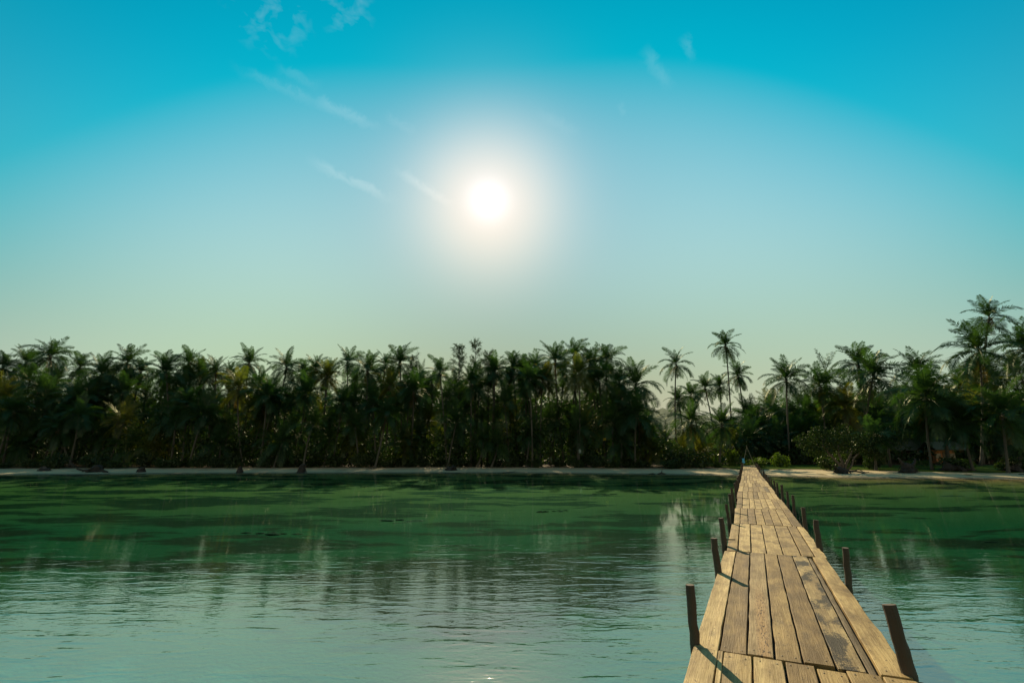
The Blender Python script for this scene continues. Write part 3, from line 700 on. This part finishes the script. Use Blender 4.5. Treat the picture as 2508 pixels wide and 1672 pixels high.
def bush_mesh(name, w, d, h, nl, ls, mat, seed, clipped=0.0):
    """leaves spread through a lumpy mound, standing from z=0"""
    rnd = random.Random(seed); b = MB(); lumps = [(Vector((rnd.uniform(-.32, .32) * w, rnd.uniform(-.32, .32) * d, rnd.uniform(.25, .62) * h)), rnd.uniform(.32, .6)) for _ in range(8)]
    for _ in range(nl):
        if clipped:
            v = rdir(rnd); v.z = abs(v.z); k = rnd.uniform(.82, 1.0)
            se = lambda q: math.copysign(abs(q) ** .6, q)
            p = Vector((se(v.x) * w / 2 * k, se(v.y) * d / 2 * k, se(v.z) * h * k)); nrm = v
        else:
            c, r = rnd.choice(lumps); v = rdir(rnd); rr = r * rnd.uniform(.5, 1.05)
            p = c + Vector((v.x * w * .5 * rr * 1.1, v.y * d * .5 * rr * 1.1, v.z * h * .62 * rr)); nrm = v
            p.z = max(p.z, rnd.uniform(0, .25) * h)
        dd = (nrm * .7 + rdir(rnd)).normalized()
        b.leaf(p, dd, dd.cross(rdir(rnd)).normalized(), ls * rnd.uniform(.7, 1.3), ls * rnd.uniform(.4, .6), .3)
    if not clipped:
        for _ in range(7):
            c, r = rnd.choice(lumps); b.tube([(rnd.uniform(-.2, .2), rnd.uniform(-.2, .2), -.1), c * .6, c], [.05, .035, .015], 4, False)
    return b.mesh(name, mat)
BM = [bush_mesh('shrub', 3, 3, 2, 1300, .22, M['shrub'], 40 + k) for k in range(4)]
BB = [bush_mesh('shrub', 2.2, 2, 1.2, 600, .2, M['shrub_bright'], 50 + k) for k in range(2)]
def bush(x, y, w, h, label, seed, bright=False, group='shrubs at the back of the beach'):
    rnd = random.Random(seed); me = rnd.choice(BB if bright else BM); k = 2.2 if bright else 3.0; hh = 1.2 if bright else 2.0
    o = obj('shrub', me, None, (x, y, ground_z(x, y) - .05), (0, 0, rnd.uniform(0, 6.3)), (w / k, w / k, h / hh))
    return tag(o, label, 'shrub', group)
# shrubs with a look of their own
bush(29.1, 82.9, 6.2, 4.4, 'big dark rounded shore bush left of the gap, right of the low broad palm', 1)
bush(12.2, 90.4, 3.2, 2.6, 'dark bush under the trunk with the white board', 2)
bush(-19.9, 90.4, 3.6, 2.2, 'dark green bush touching the sand below the star shaped palm', 3)
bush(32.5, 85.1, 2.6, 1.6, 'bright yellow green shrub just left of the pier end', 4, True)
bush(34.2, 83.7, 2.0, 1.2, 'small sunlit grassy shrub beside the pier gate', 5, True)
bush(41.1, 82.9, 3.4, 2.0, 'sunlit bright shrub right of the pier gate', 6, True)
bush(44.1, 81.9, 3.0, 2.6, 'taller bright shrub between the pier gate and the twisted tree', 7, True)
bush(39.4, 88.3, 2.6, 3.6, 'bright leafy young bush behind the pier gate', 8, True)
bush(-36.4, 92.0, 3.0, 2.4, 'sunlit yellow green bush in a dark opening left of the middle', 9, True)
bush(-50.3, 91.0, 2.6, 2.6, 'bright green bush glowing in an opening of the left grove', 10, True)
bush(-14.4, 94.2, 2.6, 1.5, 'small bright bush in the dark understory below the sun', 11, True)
zl = ['dark leafy shrub lining the left part of the beach edge', 'dark leafy shrub lining the beach edge below the sun', 'dark leafy shrub lining the beach edge left of the gap', 'dark leafy shrub behind the sunlit beach right of the pier']
rb = random.Random(9)
for k in range(46):
    x = -88 + 118 * (k + rb.uniform(.1, .9)) / 40
    if x > 31: x = 46 + (x - 31) * 2.2
    y = shore(x) + rb.uniform(12.5, 16)
    z_ = 0 if x < -40 else 1 if x < 0 else 2 if x < 32 else 3
    bush(x, y, rb.uniform(2.6, 5.2), rb.uniform(1.2, 3.4), zl[z_], 200 + k)
# undergrowth that reads as one mass
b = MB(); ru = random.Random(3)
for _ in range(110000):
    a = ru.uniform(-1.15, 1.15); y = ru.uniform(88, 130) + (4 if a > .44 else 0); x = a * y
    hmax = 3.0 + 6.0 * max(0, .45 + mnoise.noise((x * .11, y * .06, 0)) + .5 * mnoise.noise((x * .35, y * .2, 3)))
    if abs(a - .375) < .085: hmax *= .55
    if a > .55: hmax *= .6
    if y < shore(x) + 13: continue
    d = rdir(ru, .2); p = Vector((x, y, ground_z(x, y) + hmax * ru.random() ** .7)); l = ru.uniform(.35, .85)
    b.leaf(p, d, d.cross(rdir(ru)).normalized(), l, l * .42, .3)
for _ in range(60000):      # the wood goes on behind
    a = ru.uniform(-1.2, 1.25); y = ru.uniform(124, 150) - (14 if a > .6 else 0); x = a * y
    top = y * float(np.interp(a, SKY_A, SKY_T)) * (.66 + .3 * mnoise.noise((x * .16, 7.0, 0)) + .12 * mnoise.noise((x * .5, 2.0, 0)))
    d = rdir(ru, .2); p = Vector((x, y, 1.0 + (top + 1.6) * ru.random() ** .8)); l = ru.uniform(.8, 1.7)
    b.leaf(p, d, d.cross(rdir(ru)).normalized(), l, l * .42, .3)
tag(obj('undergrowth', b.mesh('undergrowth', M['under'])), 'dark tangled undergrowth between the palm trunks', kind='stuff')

# ------------------------------------------------------------------ twisted beach tree right of the pier
def leafy_tree(name, x, y, label, stems, lumps, nl, ls, mat, seed, group=None):
    rnd = random.Random(seed); gz = ground_z(x, y); root = empty(name, (x, y, gz)); tag(root, label, 'tree', group)
    for st in stems:
        b = MB(); b.tube(*st, 7, True, rnd, .1); obj('stem', b.mesh('stem', M['bark'], True), root)
    for c, r in lumps[::2]:
        b = MB(); e = Vector(stems[0][0][-1]); b.tube([e * .9, e.lerp(Vector(c), .5) + Vector((0, 0, .2)), c], [.07, .05, .02], 5); obj('limb', b.mesh('limb', M['bark']), root)
    cb = MB()
    for _ in range(nl):
        c, r = rnd.choice(lumps); v = rdir(rnd); p = Vector(c) + Vector((v.x * r * 1.25, v.y * r, v.z * r * .75)) * rnd.uniform(.45, 1.05)
        d = (v * .6 + rdir(rnd)).normalized(); cb.leaf(p, d, d.cross(rdir(rnd)).normalized(), ls * rnd.uniform(.7, 1.3), ls * rnd.uniform(.45, .65), .3)
    obj('crown', cb.mesh('crown', mat), root)
    return root
leafy_tree('beach_tree', 46.8, 70.6, 'broad dark leafy tree with twisted stems and roots on the sand right of the pier',
    [([(-.2, 0, -.2), (-.5, 0, 1.0), (-1.4, .2, 2.2), (-2.2, .3, 3.4)], [.22, .16, .13, .08]), ([(.1, 0, -.2), (.5, 0, 1.0), (1.0, -.2, 1.9), (1.9, 0, 3.2)], [.22, .17, .13, .08]),
     ([(0, 0, -.2), (.1, .2, 1.4), (-.2, .3, 2.6), (0, .2, 3.8)], [.25, .17, .13, .07]), ([(.3, 0, -.1), (1.1, -.2, .7), (1.6, -.1, 1.7), (2.8, 0, 2.7)], [.16, .13, .1, .06])],
    [((-2.6, 0, 3.6), 1.7), ((-1.0, .3, 4.4), 1.9), ((.8, .2, 4.6), 2.0), ((2.4, 0, 3.8), 1.8), ((3.6, .3, 3.2), 1.3), ((-3.8, .2, 3.0), 1.3), ((0, -.5, 3.6), 1.7), ((-4.4, .6, 4.2), 1.5), ((4.6, .8, 4.4), 1.7), ((1.6, 1.2, 5.6), 1.5), ((-2.0, 1.0, 5.4), 1.3), ((4.9, .2, 2.4), 1.0)], 4600, .28, M['beachtree'], 8)
leafy_tree('shade_tree', 61.0, 80.5, 'dark broadleaf tree behind the beach between the big rounded palm and the hedges',
    [([(0, 0, -.2), (.1, 0, 2), (.3, 0, 4)], [.25, .2, .12])], [((-2, 0, 5), 2.0), ((.5, 0, 6), 2.2), ((2.4, .5, 5), 1.9), ((0, -1, 4.4), 1.8)], 2200, .3, M['shrub'], 18)
# ------------------------------------------------------------------ stumps, roots and driftwood on the beach
def root_mass(name, x, y, w, h, label, seed, arms=(), nroot=34, cat='tree stump', group='dark stumps and root masses on the beach', z=None):
    rnd = random.Random(seed); gz = ground_z(x, y) if z is None else z; root = empty(name, (x, y, gz - .03)); tag(root, label, cat, group)
    b = MB(); rings = [(0, .5), (.2, .44), (.45, .36), (.7, .30), (.9, .26), (1.0, .18)]
    b.tube([(rnd.gauss(0, .03) * w, 0, q * h) for q, r in rings], [r * w for q, r in rings], 13, True, rnd, .16)
    obj('stump', b.mesh('stump', M['rootwood']), root)
    for k in range(nroot):
        a = rnd.uniform(0, 6.3); r0 = w * .25; r1 = w * rnd.uniform(.48, .68); z0 = h * rnd.uniform(.4, .95)
        c, s = math.cos(a), math.sin(a) * .8
        rb_ = MB(); rb_.tube([(c * r0, s * r0, z0), (c * (r0 + r1) * .55, s * (r0 + r1) * .55, z0 * .6), (c * r1, s * r1, -.04)], [.035, .028, .012], 4, False)
        if k == 0: acc_ = MB()
        bb = len(acc_.v); acc_.v += rb_.v; acc_.f += [tuple(i + bb for i in f) for f in rb_.f]
    if nroot: o = obj('rootlets', acc_.mesh('rootlets', M['rootwood']), root); o['kind'] = 'stuff'
    for pts, rads in arms:
        b = MB(); b.tube(pts, rads, 8, True, rnd, .12); obj('root_arm', b.mesh('root_arm', M['rootwood']), root)
    return root
root_mass('root_mass', -71.3, 76.2, 1.7, .55, 'black root base of the short palm leaning right on the left beach', 1)
root_mass('root_mass', -62.6, 74.8, 2.6, .5, 'long black root mass of the fallen curved palm on the left beach', 2, [([(-.6, 0, .3), (-1.6, 0, .25), (-2.6, .1, .5)], [.18, .15, .12]), ([(.6, 0, .3), (1.6, 0, .2), (2.2, 0, .05)], [.2, .16, .08])])
root_mass('tree_stump', -56.0, 75.6, 1.2, .75, 'slanted black stump right of the long root mass on the left beach', 3, [([(.2, 0, .4), (.45, 0, .9)], [.16, .1])], 20)
root_mass('tree_stump', -41.3, 75.9, .95, .85, 'round black stump at the water edge below the bright left trunk reflection', 4, (), 26)
root_mass('tree_stump', -32.2, 76.6, 1.15, 1.25, 'tall black stump at the water edge left of the middle', 5, [([(.1, 0, 1.0), (.45, 0, 1.22)], [.22, .16]), ([(-.2, 0, .3), (-.75, -.1, .02)], [.16, .07])], 24)
root_mass('root_mass', -9.9, 81.6, 2.0, .6, 'low black root mass under the long thin pale trunk', 6, [([(.2, 0, .3), (-1.1, 0, .2)], [.2, .1])])
root_mass('tree_stump', 52.4, 66.2, 2.0, 1.25, 'black stump with two raised root arms on the sunlit right beach', 7,
    [([(-.2, 0, .9), (-.6, 0, 1.3), (-1.0, 0, 1.95)], [.26, .2, .1]), ([(.2, 0, .9), (.8, 0, 1.05), (1.15, 0, 1.5), (1.2, 0, 1.9)], [.26, .22, .15, .08])], 44)
root_mass('root_mass', 61.2, 69.4, 3.0, .7, 'wide black root mass under the wide dark palm on the right beach', 8, [([(.8, 0, .3), (2.2, 0, .3), (3.4, .2, .1)], [.25, .2, .1])], 40)
root_mass('root_mass', 67.5, 67.3, 2.2, .9, 'black leaning root base between the hedges and the right beach', 9, [([(.2, 0, .4), (.9, 0, 1.0), (1.3, .2, 1.9)], [.35, .3, .25])], 30)
root_mass('root_mass', 71.6, 66.0, 1.9, .7, 'black root base of the low palm near the right edge', 10, (), 30)
root_mass('root_mass', 43.4, 65.9, 1.8, .75, 'tangled black roots at the foot of the twisted beach tree', 11, [([(.5, 0, .3), (1.6, -.2, .35), (2.6, -.3, .1), (3.4, -.3, .22)], [.13, .11, .08, .04]), ([(1.5, -.2, .3), (2.2, -.1, .6), (2.9, -.2, .15)], [.07, .06, .03]), ([(-.4, 0, .4), (-.9, 0, 1.2)], [.14, .06])], 40)
def driftwood(x, y, z, pieces, label, cat='driftwood'):
    root = empty('driftwood', (x, y, z)); tag(root, label, cat, 'driftwood at the water edge'); rnd = random.Random(int(abs(x) * 10))
    for pts, rads in pieces:
        b = MB(); b.tube(pts, rads, 7, True, rnd, .12); obj('branch', b.mesh('branch', M['rootwood']), root)
driftwood(-60.2, 73.9, .12, [([(-.9, 0, .32), (-.3, 0, .1), (.6, 0, -.02), (1.0, 0, -.06)], [.05, .08, .07, .03])], 'curved dark stick lying on the sand at the left water edge')
driftwood(21.3, 71.6, 0, [([(-.5, 0, .0), (0, 0, .14), (.7, 0, .02)], [.06, .1, .05]), ([(.05, 0, .1), (.15, 0, .42), (.22, 0, .62)], [.06, .04, .02]), ([(-1.8, 0, -.02), (-1.2, 0, .07), (-.8, 0, 0)], [.04, .07, .03])], 'small dark snag sticking out of the water left of the pier')
driftwood(32.2, 67.0, .02, [([(-.9, 0, -.05), (-.4, 0, .35), (.3, 0, .45), (.8, 0, .2)], [.1, .16, .16, .1]), ([(-.3, 0, .3), (-.8, 0, .55), (-1.2, 0, .4)], [.09, .06, .03]), ([(.2, 0, .3), (.1, -.3, .05)], [.12, .08]), ([(.5, 0, .4), (.9, 0, .62)], [.1, .05])], 'dark tangled snag in the shallows beside the pier posts')
driftwood(-.5, 76.8, .03, [([(-1.0, 0, 0), (.2, 0, .06), (.9, 0, .12), (1.0, 0, .3)], [.03, .045, .04, .02])], 'thin dark stick with a hooked end at the middle water edge')
driftwood(-22.5, 79.6, .42, [([(-.7, 0, .05), (0, 0, .1), (.7, .1, .06)], [.05, .07, .04])], 'short dark log on the shaded sand beside the sun streaks')
driftwood(64.0, 61.8, .3, [([(-1.5, 0, .02), (0, 0, .07), (1.5, .2, .03)], [.04, .06, .03]), ([(-.2, 0, .05), (.5, -.3, .04)], [.04, .02])], 'thin dark branch lying on the sunlit sand at the right')
# fallen fronds and husks on the sand
rl = random.Random(21)
FALL = [(-66.5, 77.5, 'dry brown frond lying on the sand left of the long root mass'), (-50.5, 80.5, 'dry brown frond lying on the sand between the slanted and the round stump'), (-27.0, 82.0, 'dry brown frond lying on the sand right of the tall black stump'),
        (4.5, 82.5, 'dry brown frond lying on the sand at the middle of the beach'), (17.0, 78.0, 'dry brown frond lying on the sand behind the small water snag'), (40.5, 66.5, 'dry brown frond lying on the sunlit sand right of the pier'), (57.5, 63.5, 'dry brown frond lying on the sunlit sand right of the two armed stump')]
for x, y, lab in FALL:
    b = MB(); add_frond(b, rl, R(4), R(9), rl.uniform(1.8, 2.6), az=rl.uniform(0, 6.3), nleaf=22, twist=0.0, ragged=.2)
    for q in b.v: q.z = ground_z(x + q.x, y + q.y) - ground_z(x, y) + max(.015, q.z * .25 + .03)
    tag(obj('fallen_frond', b.mesh('fallen_frond', M['frond_dead']), None, (x, y, ground_z(x, y))), lab, 'palm frond', 'fallen fronds on the beach')
# sunken rocks with weed
def rock(x, y, w, d, h, seed, label):
    rnd = random.Random(seed); b = MB(); rings = [(0, 1), (.35, .95), (.7, .72), (.92, .4), (1, .1)]
    for k in range(7):
        cx, cy = rnd.gauss(0, .30) * w, rnd.gauss(0, .26) * d; rr = rnd.uniform(.10, .26)
        i0 = len(b.v); b.tube([(0, 0, q * h * rnd.uniform(.6, 1)) for q, r in rings], [r for q, r in rings], 11, True, rnd, .3)
        for v in b.v[i0:]: v.x = v.x * w * rr + cx; v.y = v.y * d * rr * 1.2 + cy
    tag(obj('sunken_rock', b.mesh('sunken_rock', M['rootwood'], True), None, (x, y, ground_z(x, y) - .08), (0, 0, rnd.uniform(-.3, .3))), label, 'rock', 'weed covered rocks under the shallow water')
for k, (x, y, w_, d_, lab) in enumerate(((-1.6, 45, 3.2, 1.4, 'flat dark sunken rock farthest out below the needle trees'), (-20, 50, 4.5, 1.6, 'long dark sunken rock under the left trunk reflection'), (-33, 44, 5, 2, 'dark sunken reef patch far left'),
    (-2.4, 34, 3.4, 1.6, 'dark sunken rock in the middle water'), (-6.2, 31.5, 3.6, 1.5, 'dark sunken rock left of the middle one'), (15.0, 19.6, 3.2, .9, 'long dark sunken rock right of the pier'), (24.5, 23.6, 5.2, 1.1, 'long dark sunken bar at the right water'),
    (3.0, 36, 1.8, .9, 'small dark sunken rock left of the pier reflections'), (9.0, 48, 2.4, .9, 'thin dark sunken rock nearer the beach left of the pier'), (-13, 27, 2.6, 1.2, 'dark sunken rock between the left reflections'))):
    rock(x, y, w_, d_, .16, 60 + k, lab)
# ------------------------------------------------------------------ lawn, hedges and huts right of the pier
def patch(xs, ys, dz): 
    V = [(x, y, ground_z(x, y) + dz) for y in ys for x in xs]; nx_ = len(xs)
    return V, [(j * nx_ + i, j * nx_ + i + 1, (j + 1) * nx_ + i + 1, (j + 1) * nx_ + i) for j in range(len(ys) - 1) for i in range(nx_ - 1)]
V, Fc = patch(list(np.arange(35, 112, 1.5)), list(np.arange(76, 100, 1.5)), .03)
V2 = []; 
for (x, y, z) in V: V2.append((x, max(y - 10.5 * max(0, min(1, (x - 44) / 18)), 0), z))
V2 = [(x, y, ground_z(x, y) + .03) for x, y, z in V2]
tag(obj('lawn', mesh('lawn', V2, Fc, M['grass'], True)), kind='structure')
def hedge(x, y, w, d, h, seed, label):
    o = obj('hedge', bush_mesh('hedge', w, d, h, int(420 * w * .8), .16, M['hedge'], seed, 1.0), None, (x, y, ground_z(x, y)))
    tag(o, label, 'hedge', 'clipped hedges on the lawn')
hedge(60.6, 74.5, 4.2, 2.4, 1.25, 1, 'long low clipped hedge behind the stump with two raised arms')
hedge(67.2, 75.0, 3.0, 2.2, 1.5, 2, 'rounded clipped hedge right of the wide dark palm trunks')
hedge(70.2, 77.5, 2.6, 2.0, 1.2, 3, 'small rounded clipped hedge behind the leaning root base')
hedge(76.5, 76.0, 6.0, 1.2, .9, 4, 'straight low hedge across the lawn near the right edge')
hedge(50.2, 77.0, 3.0, 1.6, 1.2, 5, 'small clipped hedge behind the twisted beach tree')
hedge(83.0, 74.0, 5.0, 1.4, 1.1, 6, 'clipped hedge at the right edge of the lawn')
def hut(x, y, rz, w, d, wall_h, roof_h, wallm, roofm, label, posts=True):
    gz = ground_z(x, y); root = empty('beach_hut', (x, y, gz), rz); tag(root, label, 'hut', 'beach huts behind the lawn')
    b = MB(); b.box((0, .6, wall_h / 2 + .2), (w - 1.0, d - 1.6, wall_h)); obj('wall', b.mesh('wall', wallm), root)
    b = MB(); b.box((0, 0, .1), (w, d, .25)); obj('floor_slab', b.mesh('floor_slab', M['hutwall']), root)
    hw, hd = w / 2 + .5, d / 2 + .6; e = wall_h + .15
    b = MB(); b.add([(-hw, -hd, e), (hw, -hd, e), (hw, hd, e), (-hw, hd, e), (-hw, 0, e + roof_h), (hw, 0, e + roof_h), (-hw, -hd, e + .14), (hw, -hd, e + .14), (hw, hd, e + .14), (-hw, hd, e + .14), (-hw, 0, e + roof_h + .16), (hw, 0, e + roof_h + .16)],
        [(0, 1, 5, 4), (2, 3, 4, 5), (6, 10, 11, 7), (8, 11, 10, 9), (0, 6, 7, 1), (2, 8, 9, 3), (0, 4, 10, 6), (4, 3, 9, 10), (1, 7, 11, 5), (5, 11, 8, 2)]); obj('roof', b.mesh('roof', roofm), root)
    fy = -(d - 1.6) / 2 + .6
    b = MB(); b.box((.0, fy - .02, 1.2), (.9, .06, 2.0)); obj('door', b.mesh('door', M['beam']), root)
    for sx_ in (-1, 1):
        b = MB(); b.box((sx_ * w * .28, fy - .02, 1.5), (.9, .05, .9)); obj('window', b.mesh('window', M['pane']), root)
        if posts:
            b = MB(); b.tube([(sx_ * (w / 2 - .1), -d / 2 + .1, .1), (sx_ * (w / 2 - .1), -d / 2 + .1, e + .05)], [.13, .12], 8); obj('porch_post', b.mesh('porch_post', M['plaster']), root)
hut(75.6, 99, -.1, 7.0, 5.0, 2.4, 2.2, M['hutwall'], M['thatch'], 'dark thatched beach hut behind the hedges right of the beach stump')
hut(95.5, 98.0, -.2, 6.4, 5.2, 2.9, 2.0, M['hutwall'], M['greenroof'], 'beach hut with green roof and pale porch posts near the right edge')
hut(80.6, 93, -.15, 4.2, 4.2, 2.4, 1.5, M['orange'], M['thatch'], 'small orange walled hut glimpsed between palms at the right', False)
t = empty('garden_bench', (74.5, 71.2, ground_z(74.5, 71.2))); tag(t, 'low pale topped garden bench on the lawn near the right edge', 'bench')
b = MB(); b.box((0, 0, .45), (1.5, .5, .08)); obj('seat', b.mesh('seat', M['plaster']), t)
for sx_ in (-.5, .5):
    b = MB(); b.box((sx_, 0, .2), (.3, .4, .42)); obj('leg', b.mesh('leg', M['hutwall']), t)
b = MB(); b.box((11.95, 87.3, 3.3), (.42, .05, .62)); tag(obj('notice_board', b.mesh('notice_board', M['white'])), 'small white board fixed to a palm trunk in the middle grove', 'board')
b = MB(); b.box((16.75, 89.3, 5.4), (.5, .06, .5)); tag(obj('marker_board', b.mesh('marker_board', M['yellow'])), 'small square yellow board on a palm trunk left of the gap', 'board')
# extra trunks of the palm group over the right beach
def bare_palm(x, y, z, bx, label, seed): palm(x, y, z, 4.6, 'n', bx, label, seed)
bare_palm(62.9, 71.5, 8.2, 62.2, 'shaded coconut palm with pale edged curved trunk in the group over the right beach', 501)
bare_palm(64.9, 73.0, 9.4, 63.2, 'shaded coconut palm with dark leaning trunk in the group over the right beach', 502)
# ------------------------------------------------------------------ wooded rise behind the grove and far hills
V = []; xs = np.linspace(-420, 460, 150); ys = np.linspace(165, 420, 30)
for y in ys:
    for x in xs:
        a = x / y; t = .095 * (1 - .72 * math.exp(-((a - .37) / .10) ** 2)) * min(1, (y - 165) / 70) * max(.0, 1 - max(0, y - 300) / 130)
        V.append((x, y, .6 + y * t * (1 + .18 * mnoise.noise((x * .03, y * .03, 0)) + .12 * mnoise.noise((x * .11, y * .11, 3)))))
nx_ = len(xs)
m, n, p, out = material('wooded_rise'); pos = worldpos(n)
n.put(p.inputs['Base Color'], n.mix(n.noise(pos, .35, 4), (.012, .028, .012), (.04, .065, .022))); p.inputs['Roughness'].default_value = 1.0
n.put(p.inputs['Normal'], bump(n, n.noise(pos, .5, 4), 2.5))
tag(obj('hill', mesh('hill', V, [(j * nx_ + i, j * nx_ + i + 1, (j + 1) * nx_ + i + 1, (j + 1) * nx_ + i) for j in range(29) for i in range(nx_ - 1)], m, True)), kind='structure')
V = []; xs = np.linspace(-300, 1500, 70); ys = np.linspace(700, 1500, 26)
for y in ys:
    for x in xs:
        e = 95 * math.exp(-((x - 330) / 190) ** 2) + 150 * math.exp(-((x - 900) / 260) ** 2) + 40 * math.exp(-((x + 50) / 200) ** 2)
        u = math.sin(math.pi * (y - 700) / 800); V.append((x, y, -2 + e * u * (1 + .25 * mnoise.noise((x * .012, y * .012, 0)) + .08 * mnoise.noise((x * .05, y * .05, 0)))))
nx_ = len(xs)
m, n, p, out = material('forest_hill'); pos = worldpos(n)
n.put(p.inputs['Base Color'], n.mix(n.noise(pos, .08, 4), (.03, .06, .03), (.07, .11, .05))); p.inputs['Roughness'].default_value = 1.0
n.put(p.inputs['Normal'], bump(n, n.noise(pos, .15, 4), 6.0))
tag(obj('hills', mesh('hills', V, [(j * nx_ + i, j * nx_ + i + 1, (j + 1) * nx_ + i + 1, (j + 1) * nx_ + i) for j in range(25) for i in range(nx_ - 1)], m, True)), kind='structure')
